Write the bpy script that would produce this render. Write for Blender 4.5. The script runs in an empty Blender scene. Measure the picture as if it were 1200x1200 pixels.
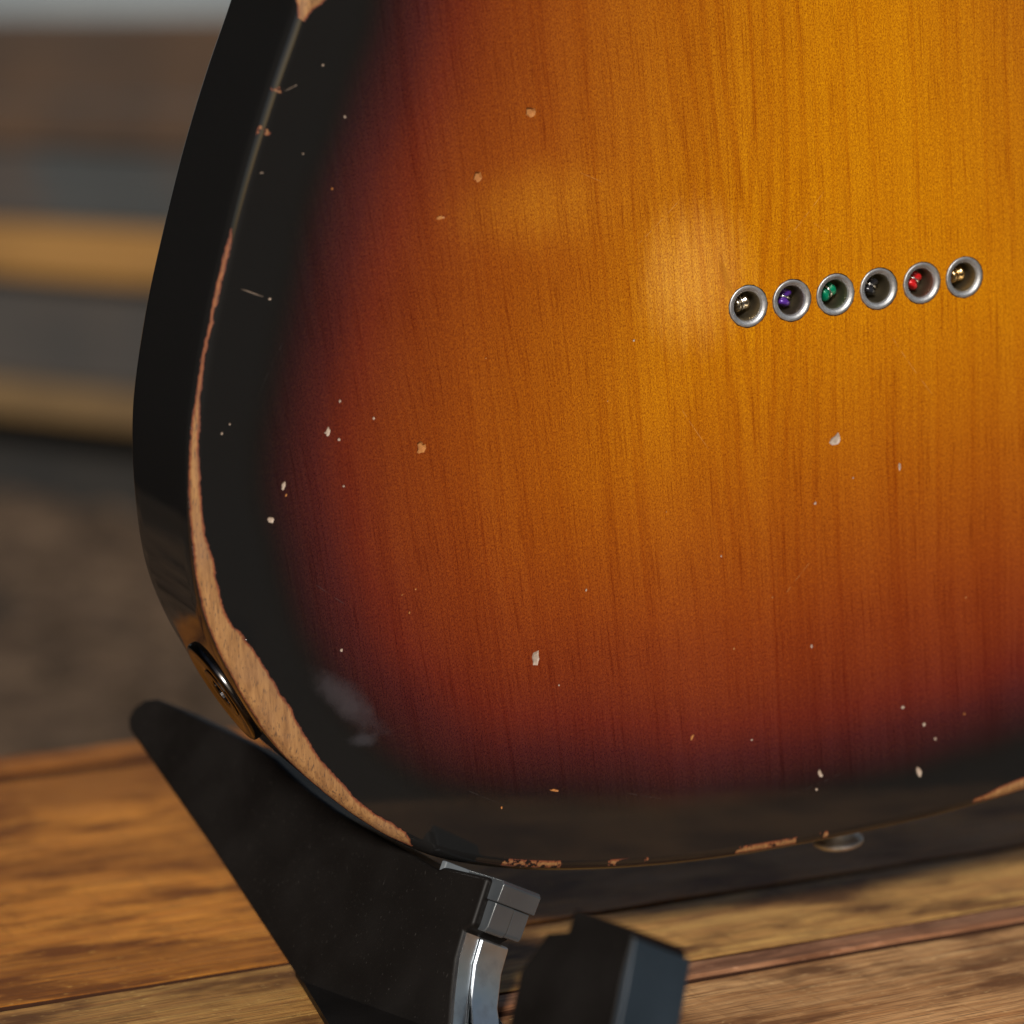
import bpy, bmesh, math, random
import numpy as np
from mathutils import Vector, Matrix, noise
from mathutils.geometry import delaunay_2d_cdt
random.seed(7); rng = np.random.default_rng(7)
sc = bpy.context.scene; COL = sc.collection
R = math.radians

# ------------------------------------------------------------------ camera
CAM_H = 0.210
cam_d = bpy.data.cameras.new('camera'); cam = bpy.data.objects.new('camera', cam_d); COL.objects.link(cam)
cam.location = (0, 0, CAM_H); cam.rotation_euler = (R(82.0), 0, 0)
cam_d.sensor_width = 36; cam_d.lens = 4065 / 1200 * 36
cam_d.clip_start = 0.02; cam_d.clip_end = 500
cam_d.dof.use_dof = True; cam_d.dof.focus_distance = 0.735; cam_d.dof.aperture_fstop = 11.0
cam_d.dof.aperture_blades = 9
sc.camera = cam
# ------------------------------------------------------------------ sky, sun, exposure
w = bpy.data.worlds.new('World'); sc.world = w; w.use_nodes = True
wn = w.node_tree; bg = wn.nodes['Background']
sky = wn.nodes.new('ShaderNodeTexSky'); sky.sky_type = 'NISHITA'; sky.sun_disc = False
SUN_EL = 25.0; SUN_AZ = 186.0                       # azimuth measured clockwise from +Y
sky.sun_elevation = R(SUN_EL); sky.sun_rotation = R(SUN_AZ)
sky.air_density = 1.2; sky.dust_density = 2.0
wn.links.new(sky.outputs[0], bg.inputs[0]); bg.inputs[1].default_value = 0.05
sd = bpy.data.lights.new('sun', 'SUN'); sun = bpy.data.objects.new('sun', sd); COL.objects.link(sun)
sd.energy = 5.0; sd.angle = R(7); sd.color = (1.0, 0.94, 0.86)
sdir = Vector((math.sin(R(SUN_AZ)) * math.cos(R(SUN_EL)), math.cos(R(SUN_AZ)) * math.cos(R(SUN_EL)), math.sin(R(SUN_EL))))
sun.rotation_euler = sdir.to_track_quat('Z', 'Y').to_euler()
sc.view_settings.view_transform = 'Standard'; sc.view_settings.look = 'None'
sc.view_settings.exposure = -0.27; sc.view_settings.gamma = 1.0

# ------------------------------------------------------------------ node helpers
class NT:
    def __init__(s, name):
        s.m = bpy.data.materials.new(name); s.m.use_nodes = True; s.t = s.m.node_tree
        s.b = s.t.nodes['Principled BSDF']
    def n(s, t, **k):
        o = s.t.nodes.new(t)
        for a, v in k.items(): setattr(o, a, v)
        return o
    def put(s, sock, v):
        if v is None: return
        if isinstance(v, bpy.types.NodeSocket): s.t.links.new(v, sock)
        elif hasattr(sock.default_value, '__len__') and not hasattr(v, '__len__'): sock.default_value = [v] * len(sock.default_value)
        else: sock.default_value = v if not (hasattr(v, '__len__') and len(v) == 3 and len(sock.default_value) == 4) else (*v, 1)
    def math(s, op, a, b=None, c=None, clamp=False):
        o = s.n('ShaderNodeMath', operation=op, use_clamp=clamp)
        for i, v in enumerate((a, b, c)):
            if v is not None: s.put(o.inputs[i], v)
        return o.outputs[0]
    def obj(s): return s.n('ShaderNodeTexCoord').outputs['Object']
    def map(s, vec, scale=(1, 1, 1), loc=(0, 0, 0), rot=(0, 0, 0)):
        o = s.n('ShaderNodeMapping'); s.put(o.inputs[0], vec); o.inputs[1].default_value = loc
        o.inputs[2].default_value = rot; o.inputs[3].default_value = scale; return o.outputs[0]
    def noise(s, vec, scale, detail=2, rough=.5, dist=0, out=0):
        o = s.n('ShaderNodeTexNoise'); s.put(o.inputs['Vector'], vec); o.inputs['Scale'].default_value = scale
        o.inputs['Detail'].default_value = detail; o.inputs['Roughness'].default_value = rough
        o.inputs['Distortion'].default_value = dist; return o.outputs[out]
    def rng(s, v, a, b, c=0., d=1., smooth=False):
        o = s.n('ShaderNodeMapRange'); o.interpolation_type = 'SMOOTHSTEP' if smooth else 'LINEAR'
        for i, x in enumerate((v, a, b, c, d)): s.put(o.inputs[i], x)
        return o.outputs[0]
    def ramp(s, v, pts, mode='LINEAR'):
        o = s.n('ShaderNodeValToRGB'); s.put(o.inputs[0], v); o.color_ramp.interpolation = mode
        e = o.color_ramp.elements
        while len(e) < len(pts): e.new(.5)
        for i, (p, c) in enumerate(pts): e[i].position = p; e[i].color = (*c, 1)
        return o.outputs[0]
    def mix(s, f, a, b, mode='MIX'):
        o = s.n('ShaderNodeMix', data_type='RGBA', blend_type=mode)
        s.put(o.inputs[0], f); s.put(o.inputs[6], a); s.put(o.inputs[7], b); return o.outputs[2]
    def attr(s, name):
        return s.n('ShaderNodeAttribute', attribute_name=name).outputs['Fac']
    def bump(s, h, strength=.3, dist=.001, normal=None):
        o = s.n('ShaderNodeBump'); s.put(o.inputs['Height'], h); o.inputs['Strength'].default_value = strength
        o.inputs['Distance'].default_value = dist; s.put(o.inputs['Normal'], normal); return o.outputs[0]
    def fcurve(s, v, pts):
        o = s.n('ShaderNodeFloatCurve'); s.put(o.inputs['Value'], v); cv = o.mapping.curves[0]
        pts = sorted(pts)
        cv.points[0].location = pts[0]; cv.points[1].location = pts[-1]
        for p in pts[1:-1]: cv.points.new(*p)
        for p in cv.points: p.handle_type = 'AUTO_CLAMPED'
        o.mapping.update(); return o.outputs[0]
    def set(s, **k):
        for a, v in k.items(): s.put(s.b.inputs[a.replace('_', ' ')], v)
        return s.m

def plastic(name, col, rough, spec=.5, scale=900, bump=.15, coat=0):
    q = NT(name); o = q.obj()
    n1 = q.noise(o, scale, 3); n2 = q.noise(o, 60, 3)
    dust = q.rng(q.noise(q.map(o, (1, 1, .2)), 2600, 2), .68, .76, 0, .22)
    c = q.mix(q.rng(n2, .3, .7, 0, .5), col, tuple(min(1, x * 1.7 + .004) for x in col))
    c = q.mix(dust, c, (.12, .11, .10))
    q.set(Base_Color=c, Roughness=q.math('ADD', q.math('MULTIPLY', n2, .15), rough - .07), Normal=q.bump(n1, bump, .0002), Coat_Weight=coat)
    q.b.inputs['Specular IOR Level'].default_value = spec
    return q.m
def metal(name, col, rough, bump=.1, stain=None, scale=1500):
    q = NT(name); o = q.obj(); n1 = q.noise(o, scale, 3, .6); n2 = q.noise(o, 260, 3)
    c = q.mix(q.rng(n2, .5, .75, 0, .7), col, stain or tuple(x * .6 for x in col))
    return q.set(Base_Color=c, Metallic=1., Roughness=q.math('MULTIPLY_ADD', n2, .2, rough - .1), Normal=q.bump(n1, bump, .0001))

# ------------------------------------------------------------------ object helpers
def meta(o, label=None, cat=None, group=None, kind=None):
    for k, v in (('label', label), ('category', cat), ('group', group), ('kind', kind)):
        if v: o[k] = v
    return o
def mesh_obj(name, verts, faces, mats, parent=None, smooth=False, midx=None):
    me = bpy.data.meshes.new(name); me.from_pydata([tuple(v) for v in verts], [], faces); me.update()
    for m in (mats if isinstance(mats, (list, tuple)) else [mats]): me.materials.append(m)
    if midx is not None: me.polygons.foreach_set('material_index', midx)
    if smooth: me.polygons.foreach_set('use_smooth', [True] * len(me.polygons))
    o = bpy.data.objects.new(name, me); COL.objects.link(o)
    if parent: o.parent = parent
    return o
def empty(name, mat, **k):
    o = bpy.data.objects.new(name, None); COL.objects.link(o); o.empty_display_size = .02
    o.matrix_world = mat; return meta(o, **k)
def lathe(profile, seg, axis_mat=None, close=False):
    """profile: (r, h) pairs turned round local +Z"""
    V = []; Fc = []
    for r, h in profile:
        for i in range(seg):
            a = 2 * math.pi * i / seg; V.append(Vector((r * math.cos(a), r * math.sin(a), h)))
    for j in range(len(profile) - 1):
        for i in range(seg):
            k = (i + 1) % seg; Fc.append((j * seg + i, j * seg + k, (j + 1) * seg + k, (j + 1) * seg + i))
    if axis_mat is not None: V = [axis_mat @ v for v in V]
    return V, Fc
def frame_mat(z, origin=(0, 0, 0), xhint=(0, 0, 1)):
    z = Vector(z).normalized(); x = Vector(xhint); x = (x - z * x.dot(z)).normalized(); y = z.cross(x)
    m = Matrix((x, y, z)).transposed().to_4x4(); m.translation = Vector(origin); return m
def torus(r, rr, seg, s2, mat):
    V = []; Fc = []
    for i in range(seg):
        a = 2 * math.pi * i / seg
        for j in range(s2):
            b = 2 * math.pi * j / s2
            V.append(mat @ Vector(((r + rr * math.cos(b)) * math.cos(a), (r + rr * math.cos(b)) * math.sin(a), rr * math.sin(b))))
    for i in range(seg):
        for j in range(s2):
            Fc.append((i * s2 + j, ((i + 1) % seg) * s2 + j, ((i + 1) % seg) * s2 + (j + 1) % s2, i * s2 + (j + 1) % s2))
    return V, Fc
def bevelled(o, width, seg=2, angle=30):
    m = o.modifiers.new('bevel', 'BEVEL'); m.width = width; m.segments = seg; m.limit_method = 'ANGLE'; m.angle_limit = R(angle)
    o.data.polygons.foreach_set('use_smooth', [True] * len(o.data.polygons))
    n = o.modifiers.new('wn', 'WEIGHTED_NORMAL'); n.keep_sharp = True
    return o
def slab(name, a0, a1, c0, c1, z0, z1, ax, cx, mat, parent=None, seg=60, wob=.0006, bev=.0012, seed=0, origin=(0, 0), edge=None):
    """long board: runs along ax from a0 to a1, across cx from c0 to c1; edges slightly uneven"""
    V = []; Fc = []; ax = Vector((*ax, 0)); cx = Vector((*cx, 0)); org = Vector((*origin, 0))
    for i in range(seg + 1):
        a = a0 + (a1 - a0) * i / seg
        w1 = noise.noise(Vector((a * 14, seed * 3.1, 0))) * wob + noise.noise(Vector((a * 60, seed * 3.1, 5))) * wob * .5
        w2 = noise.noise(Vector((a * 14, seed * 3.1, 9))) * wob + noise.noise(Vector((a * 60, seed * 3.1, 15))) * wob * .5
        l, r = c0 + w1, c1 + w2
        for c, z in ((l, z0), (l, z1 - bev), (l + bev * .35, z1 - bev * .3), (l + bev, z1), (r - bev, z1), (r - bev * .35, z1 - bev * .3), (r, z1 - bev), (r, z0)):
            V.append(org + ax * a + cx * c + Vector((0, 0, z)))
    for i in range(seg):
        for j in range(8):
            k = (j + 1) % 8; Fc.append((i * 8 + j, i * 8 + k, (i + 1) * 8 + k, (i + 1) * 8 + j))
    Fc.append(tuple(range(8))[::-1]); Fc.append(tuple(seg * 8 + j for j in range(8)))
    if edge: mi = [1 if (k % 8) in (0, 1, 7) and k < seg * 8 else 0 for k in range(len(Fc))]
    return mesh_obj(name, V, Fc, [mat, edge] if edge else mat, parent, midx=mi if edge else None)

# ------------------------------------------------------------------ setting: ground, far wall, stacked boards
TABLE_H = 0.0; GROUND_Z = -0.45
q = NT('gravel_ground'); o = q.obj()
c = q.mix(q.rng(q.noise(o, 9, 4), .35, .65), (.035, .026, .018), (.085, .058, .038))
c = q.mix(q.rng(q.noise(o, 2.2, 3), .45, .7, 0, .5), c, (.05, .055, .058))
M_ground = q.set(Base_Color=c, Roughness=.9, Normal=q.bump(q.noise(o, 40, 5), 1, .02)); q.b.inputs['Specular IOR Level'].default_value = .03
n = 60; V = []; Fc = []
xs = np.sign(np.linspace(-1, 1, n)) * np.abs(np.linspace(-1, 1, n)) ** 3 * 150
for x in xs:
    for y in xs:
        V.append((x, y + 4, GROUND_Z + .012 * noise.noise(Vector((x * 2, y * 2, 0)))))
for i in range(n - 1):
    for j in range(n - 1): Fc.append((i * n + j, (i + 1) * n + j, (i + 1) * n + j + 1, i * n + j + 1))
meta(mesh_obj('ground', V, Fc, M_ground), kind='structure')
# loose stones: far too many to count
q = NT('stone'); o = q.obj(); isl = q.n('ShaderNodeNewGeometry').outputs['Random Per Island']
c = q.ramp(isl, [(0, (.020, .013, .009)), (.4, (.048, .031, .020)), (.75, (.085, .054, .032)), (1, (.12, .080, .050))])
c = q.mix(q.noise(o, 60, 3), c, (.07, .048, .033))
M_stone = q.set(Base_Color=c, Roughness=.85); q.b.inputs['Specular IOR Level'].default_value = .15
bm = bmesh.new(); bmesh.ops.create_icosphere(bm, subdivisions=1, radius=1)
iv = np.array([v.co[:] for v in bm.verts]); ifc = np.array([[v.index for v in f.verts] for f in bm.faces]); bm.free()
NS = 9000; P = np.stack([rng.uniform(-1.6, 2.4, NS), rng.uniform(1.9, 5.6, NS)], 1)
sz = rng.uniform(.010, .026, NS)[:, None] * np.array([1.9, .9, .5]) * rng.uniform(.7, 1.3, (NS, 3))
aa = rng.uniform(-.35, .35, NS); ca, sa = np.cos(aa), np.sin(aa)
vv = iv[None] * sz[:, None] * rng.uniform(.85, 1.15, (NS, len(iv), 1))
vx = vv[..., 0] * ca[:, None] - vv[..., 1] * sa[:, None] + P[:, :1]; vy = vv[..., 0] * sa[:, None] + vv[..., 1] * ca[:, None] + P[:, 1:]
vz = vv[..., 2] + GROUND_Z + .004
AV = np.stack([vx, vy, vz], -1).reshape(-1, 3); AF = (ifc[None] + (np.arange(NS) * len(iv))[:, None, None]).reshape(-1, 3)
gr = mesh_obj('gravel', AV.tolist(), AF.tolist(), M_stone)
meta(gr, 'dark brown gravel on the ground beyond the table, far out of focus', 'gravel', kind='stuff')

q = NT('render_wall'); o = q.obj()
c = q.mix(q.rng(q.noise(o, 1.5, 4), .3, .7), (.12, .14, .155), (.17, .19, .20))
M_rw = q.set(Base_Color=c, Roughness=.9, Normal=q.bump(q.noise(o, 60, 4), .4, .01))
wl = mesh_obj('rendered_wall', [(x, y, z) for x in (-9, 9) for y in (9, 9.25) for z in (GROUND_Z - .1, 2.2)],
              [(0, 1, 3, 2), (4, 6, 7, 5), (0, 4, 5, 1), (2, 3, 7, 6), (1, 5, 7, 3), (0, 2, 6, 4)], M_rw)
meta(wl, 'pale blue grey wall far behind everything, only a strip at top left', 'wall')

def board_mat(name, c1, c2, c3):
    q = NT(name); o = q.obj()
    oo = q.map(o, (1, 1, 1), rot=(0, 0, R(42)))
    g = q.noise(q.map(oo, (3, 30, 60)), 1, 4, .6); b = q.noise(oo, 4, 3)
    c = q.mix(q.rng(g, .3, .7), c1, c2); c = q.mix(q.rng(b, .45, .7, 0, .8), c, c3)
    return q.set(Base_Color=c, Roughness=.8, Normal=q.bump(g, .5, .004))
M_b_ochre = board_mat('ochre_board', (.25, .125, .030), (.30, .155, .042), (.16, .08, .020))
M_b_ochre2 = board_mat('dull_ochre_board', (.12, .073, .028), (.155, .093, .036), (.075, .045, .02))
M_b_grey = board_mat('weathered_grey_board', (.038, .035, .032), (.058, .048, .042), (.028, .030, .032))
M_b_blue = board_mat('blue_grey_board', (.035, .040, .043), (.046, .048, .048), (.07, .044, .03))
M_b_brown = board_mat('brown_board', (.042, .026, .017), (.062, .038, .024), (.078, .042, .021))
M_b_dark = board_mat('dark_board', (.012, .011, .010), (.02, .017, .014), (.01, .01, .01))
bx = (0.743, -0.669); bn = (0.669, 0.743)
B0 = (-0.56, 4.55)
stack = empty('board_stack', Matrix.Translation((B0[0], B0[1], GROUND_Z)),
              label='blurred stack of brown, grey and ochre boards on the ground behind the table', cat='boards')
def bboard(z0, z1, d0, mat, seed, thick=.10):
    b = slab('board', -3.2, 2.6, d0, d0 + thick, z0 - GROUND_Z, z1 - GROUND_Z, bx, bn, mat, None, 40, .006, .008, seed)
    b.parent = stack; return b
bboard(GROUND_Z + .004, -.318, .10, M_b_dark, 1)  # near-black filler painted as the shade under the lowest board
bboard(-.312, -.268, .0, M_b_ochre2, 2, .13)
bboard(-.264, -.126, .03, M_b_grey, 3)
bboard(-.122, -.054, .0, M_b_ochre, 4, .13)
bboard(-.050, .046, .03, M_b_blue, 5)
bboard(.050, .108, .02, M_b_brown, 6)
bboard(.112, .218, .025, M_b_brown, 7)

# added dark wall, unseen at left, for the guitar's glossy side to mirror
added_wall = empty('added_dark_wall', Matrix.Translation((-1.75, 4.3, GROUND_Z)), label='added dark brown boarded wall, unseen left of the table, mirrored by the guitar', cat='wall')
wdir = Vector((-.9, -5.6)).normalized()
for k in range(15):
    b = slab('board', 0, 5.7, 0, .03, .01 + k * .19, .198 + k * .19, wdir[:], (wdir[1], -wdir[0]), M_b_dark, None, 12, .001, .003, 20 + k)
    b.parent = added_wall
b = slab('backing', -.02, 5.72, -.031, -.001, .0, 15 * .19 + .02, wdir[:], (wdir[1], -wdir[0]), M_b_dark, None, 4, 0, .003, 50); b.parent = added_wall
# ------------------------------------------------------------------ table of old planks
def plank_mat(name, base, light, dark, seed):
    q = NT(name); o = q.obj(); a = q.map(o, rot=(0, 0, -R(31.8)), loc=(seed, seed * .7, 0))
    warp = q.noise(a, 14, 3, out=1)
    a2 = q.n('ShaderNodeVectorMath', operation='MULTIPLY_ADD'); q.put(a2.inputs[0], warp); a2.inputs[1].default_value = (.0, .006, .0); q.put(a2.inputs[2], a)
    a = a2.outputs[0]
    fine = q.noise(q.map(a, (60, 1500, 1500)), 1, 3, .65)
    grain = q.noise(q.map(a, (14, 340, 340)), 1, 5, .68)
    blot = q.noise(q.map(a, (22, 60, 60)), 1, 4, .62)
    cross = q.noise(q.map(q.map(a, rot=(0, 0, .12)), (190, 26, 26)), 1, 3, .7, .6)
    big = q.noise(q.map(a, (5, 16, 16)), 1, 3, .5)
    c = q.mix(q.rng(grain, .40, .60), base, light)
    c = q.mix(q.rng(big, .42, .62, 0, .75), c, tuple(x * .50 for x in base))
    c = q.mix(q.rng(blot, .48, .62, 0, .9), c, dark)
    c = q.mix(q.rng(cross, .54, .68, 0, .38), c, tuple(x * .55 for x in base))
    c = q.mix(q.rng(fine, .50, .62, 0, .75), c, tuple(x * .30 for x in base))
    sp = q.noise(q.map(a, (300, 900, 900)), 1, 2)
    c = q.mix(q.rng(sp, .66, .72, 0, .4), c, tuple(min(1, x * 1.5 + .05) for x in light))
    h = q.math('ADD', q.math('MULTIPLY', fine, .5), q.math('ADD', grain, q.math('MULTIPLY', cross, .4)))
    q.set(Base_Color=c, Roughness=q.rng(blot, .3, .7, .45, .62), Normal=q.bump(h, .55, .0006))
    q.b.inputs['Specular IOR Level'].default_value = .2
    return q.m
M_p1 = plank_mat('plank_pale', (.49, .235, .085), (.76, .44, .19), (.14, .055, .020), 1.3)
M_p2 = plank_mat('plank_pink', (.36, .155, .075), (.46, .23, .12), (.17, .07, .035), 4.1)
M_p3 = plank_mat('plank_yellow', (.50, .23, .065), (.74, .42, .12), (.11, .042, .015), 7.7)
M_p4 = plank_mat('plank_golden', (.58, .20, .026), (.80, .32, .045), (.16, .048, .010), 2.9)
M_p5 = plank_mat('plank_edge', (.40, .13, .018), (.54, .20, .03), (.10, .035, .010), 5.2)
pa = (math.cos(R(31.8)), math.sin(R(31.8))); pc = (-math.sin(R(31.8)), math.cos(R(31.8)))
table = empty('plank_table', Matrix.Translation((0, .7, GROUND_Z)), label='low table of worn golden brown planks under the guitar and its black stand', cat='table')
q = NT('dirt_and_gap_shade'); o = q.obj(); M_dirt_shade = q.set(Base_Color=q.mix(q.noise(o, 300, 3), (.035, .014, .008), (.055, .022, .011)), Roughness=.95); q.b.inputs['Specular IOR Level'].default_value = .1  # dirt brown that also stands in for shade between the planks
NEAR = .512
def tplank(c0, c1, z1, mat, seed, wob=.0009, bev=.0012):
    b = slab('plank', -.55, 1.25, c0, c1, -.032, z1, pa, pc, mat, None, 260, wob, bev, seed, edge=M_dirt_shade)  # side faces coloured dark in place of the shade in the gaps
    b.parent = table; b.matrix_parent_inverse = table.matrix_world.inverted(); return b
tplank(NEAR, .6135, 0.0, M_p1, 1)
tplank(.6150, .6275, .0004, M_p2, 2, .0012, .002)
tplank(.6282, .6726, 0.0, M_p3, 3, .0007, .0003)
tplank(.6762, .8850, -.0003, M_p4, 4, .0011, .0004)
tplank(.8965, .9180, -.0006, M_p5, 5)
for c0, c1, zt, sd_ in ((.6715, .6775, -.0012, 1), (.8840, .8975, -.0140, 2), (.6125, .6160, -.0006, 3), (.6265, .6292, -.0005, 4)):  # dark strips set into the gaps: dirt plus painted shade
    b = slab('seam_dirt_shade', -.549, 1.249, c0, c1, -.02, zt, pa, pc, M_dirt_shade, None, 60, 0, .0001, sd_)
    b.parent = table; b.matrix_parent_inverse = table.matrix_world.inverted()
for s, (a, cc) in enumerate(((-.45, .56), (1.1, .56), (-.45, .86), (1.1, .86))):
    l = slab('leg', a, a + .06, cc - .03, cc + .03, GROUND_Z, -.0335, pa, pc, M_p5, None, 2, 0, .002, s)
    l.parent = table; l.matrix_parent_inverse = table.matrix_world.inverted()
for cc in (.54, .885):
    l = slab('apron', -.388, 1.098, cc - .01, cc + .01, -.10, -.034, pa, pc, M_p5, None, 2, 0, .002, 3)
    l.parent = table; l.matrix_parent_inverse = table.matrix_world.inverted()

# ------------------------------------------------------------------ guitar frame (local mm: x across, y into the body, z towards the neck)
EX = Vector((0.91983368, 0.38192393, 0.08966671)); EY = Vector((-0.38924428, 0.91700205, 0.08715574)); EZ = Vector((-0.04893769, -0.11507104, 0.99215108))
P0 = Vector((0.07465166, 0.7523232, 0.15252943))
GM = Matrix((EX, EY, EZ)).transposed().to_4x4(); GM.translation = P0
MM = .001
guitar = empty('electric_guitar', GM, label='worn sunburst solid body electric guitar seen from behind, standing on the plank table', cat='guitar')
T = 41.5; RR = 3.0
raw = [(-27, 276), (-31, 245), (-36, 218), (-52, 206), (-70, 212), (-90, 229), (-110, 240), (-129, 234), (-140, 214), (-140, 190), (-131, 160), (-122, 135), (-118, 112), (-119, 92),
       (-122.8, 75.6), (-130.7, 57.6), (-137.3, 41.2), (-143.0, 24.6), (-148.2, 7.8), (-152.2, -9.3), (-153.4, -19.8), (-153.8, -30.5), (-153.0, -45.0), (-150.4, -55.5), (-146.8, -64.3), (-140.7, -76.5),
       (-134.2, -85.7), (-123.5, -97.1), (-112.5, -106.3), (-103.0, -111.9), (-91.3, -116.1), (-77.4, -119.5), (-57.1, -122.6), (-36.2, -124.4), (-14.9, -125.0), (6.9, -124.8), (22.5, -124.2), (40.5, -122.5),
       (75, -118), (105, -107), (130, -89), (147, -62), (155, -28), (153, 5), (144, 35), (131, 68), (121, 100), (119, 130), (126, 165), (133, 195), (132, 225), (118, 252), (90, 268), (58, 275), (30, 277)]
def catmull(pts, step):
    pts = np.array(pts, float); n = len(pts); out = []
    for i in range(n):
        p0, p1, p2, p3 = pts[i - 1], pts[i], pts[(i + 1) % n], pts[(i + 2) % n]
        k = max(2, int(np.hypot(*(p2 - p1)) / .5))
        for j in range(k):
            t = j / k
            out.append(.5 * ((2 * p1) + (p2 - p0) * t + (2 * p0 - 5 * p1 + 4 * p2 - p3) * t * t + (3 * p1 - p0 - 3 * p2 + p3) * t ** 3))
    out = np.array(out)
    for _ in range(60): out = .25 * np.roll(out, 1, 0) + .5 * out + .25 * np.roll(out, -1, 0)
    L = np.hypot(*(np.roll(out, -1, 0) - out).T); cum = np.concatenate([[0], np.cumsum(L)]); tot = cum[-1]
    s = np.arange(0, tot - step / 2, step); s = np.linspace(0, tot, len(s), endpoint=False)
    cl = np.vstack([out, out[:1]])
    return np.stack([np.interp(s, cum, cl[:, 0]), np.interp(s, cum, cl[:, 1])], 1), s, tot
OUT, S, TOT = catmull(raw, 1.3)
N = len(OUT)
tan = np.roll(OUT, -1, 0) - np.roll(OUT, 1, 0); tan /= np.linalg.norm(tan, axis=1)[:, None]
INW = np.stack([-tan[:, 1], tan[:, 0]], 1)       # outline runs counter-clockwise seen from behind: inward = left of travel
if ((OUT + INW * 5 - OUT.mean(0)) ** 2).sum() > ((OUT - OUT.mean(0)) ** 2).sum(): INW = -INW
def sd_of(x, z):
    """arc length and inset of points (mm)"""
    p = np.stack([np.atleast_1d(x), np.atleast_1d(z)], 1); s = np.zeros(len(p)); d = np.zeros(len(p))
    for a in range(0, len(p), 2000):
        q_ = p[a:a + 2000]; D = ((q_[:, None] - OUT[None]) ** 2).sum(-1); i = D.argmin(1)
        rel = q_ - OUT[i]; s[a:a + 2000] = S[i] + (rel * tan[i]).sum(1); d[a:a + 2000] = (rel * INW[i]).sum(1)
    return s, d

CHIPS= [(-79.3, -70.3, 1.89, 3.18, 5, 0), (-5.9, -32.2, 2.53, 2.62, 0, 0), (-102.7, -20.4, 1.89, 3.18, 20, 1), (-136.6, -31.0, 1.47, 1.5, 0, 0), (-123.0, -14.4, 1.05, 1.5, 15, 0), (-120.7, -16.3, 0.74, 0.75, 0, 0), (-120.0, -8.3, 0.63, 0.75, 0, 0), (-112.8, -12.9, 0.63, 0.75, 0, 0), (-74.5, 46.7, 2.32, 2.62, 30, 1), (-86.9, 34.4, 1.68, 2.24, 10, 1), (-95.7, 27.1, 1.68, 0.93, 0, 1), (-133.4, -24.4, 0.84, 1.5, 15, 0), (-132.9, -26.3, 0.63, 0.93, 30, 1), (-120.3, -26.3, 0.74, 0.75, 0, 0), (-123.1, -61.2, 0.74, 0.75, 0, 0), (-66.9, -57.0, 0.53, 0.93, 10, 0), (-34.6, -54.3, 0.53, 0.65, 0, 0), (-13.2, -78.2, 0.63, 1.12, 0, 0), (9.8, -40.5, 0.59, 1.5, 0, 0), (-11.4, -45.8, 0.74, 0.75, 30, 0), (-53.3, -4.0, 0.53, 0.75, 0, 0), (9.3, -96.3, 0.95, 0.93, 0, 0), (14.7, -101.3, 0.84, 0.93, 0, 0), (17.5, -105.2, 0.74, 0.75, 0, 0), (-12.0, -108.3, 0.84, 1.87, -20, 0), (-13.0, -111.8, 0.63, 0.75, 0, 0), (13.2, -112.2, 1.26, 2.43, -20, 0), (-43.2, -94.2, 0.63, 1.31, 30, 1), (-28.7, -97.4, 0.53, 0.56, 0, 0), (-74.3, -77.0, 0.53, 0.56, 0, 0), (-107.5, -55.5, 0.53, 0.65, 0, 1), (-105.8, -50.6, 0.53, 0.56, 0, 1), (-108.9, -51.4, 0.42, 0.37, 0, 1), (-145.7, -11.6, 0.53, 0.56, 0, 0), (-143.9, -9.9, 0.42, 0.56, 0, 0), (25.1, -100.6, 0.63, 0.56, 0, 1), (-76.5, -100.5, 1.89, 0.56, 20, 1), (-89.0, -102.1, 0.53, 0.75, 0, 1), (-115.1, 49.8, 0.63, 0.75, 0, 0), (-119.1, 60.6, 0.63, 0.56, 0, 0), (-126.1, 56.7, 2.4, 0.22, -20, 0), (-137.0, 16.3, 4.6, 0.22, 25, 0), (-133.6, 14.7, 0.74, 0.65, 0, 0), (-133.5, 40.4, 1.05, 0.37, 0, 0), (-124.5, 43.3, 0.63, 0.37, 0, 0), (-118.8, 35.6, 0.53, 0.56, 0, 1), (-1.8, -41.4, 0.42, 0.56, 0, 0), (-60.0, -16.3, 0.42, 0.56, 0, 1), (-22.5, -65.5, 0.42, 0.56, 0, 1), (-87.3, -3.5, 0.42, 0.47, 0, 1), (-32.3, -75.7, 0.53, 0.56, 0, 1), (26.1, -73.2, 0.46, 0.56, 0, 1), (-47.3, -42.5, 0.42, 0.56, 0, 1)]
FER = [(-26.1, 0), (-15.6, 0), (-5.0, 0), (5.6, 0), (16.3, 0), (27.0, 0)]
HOLE_R = 4.75

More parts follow.
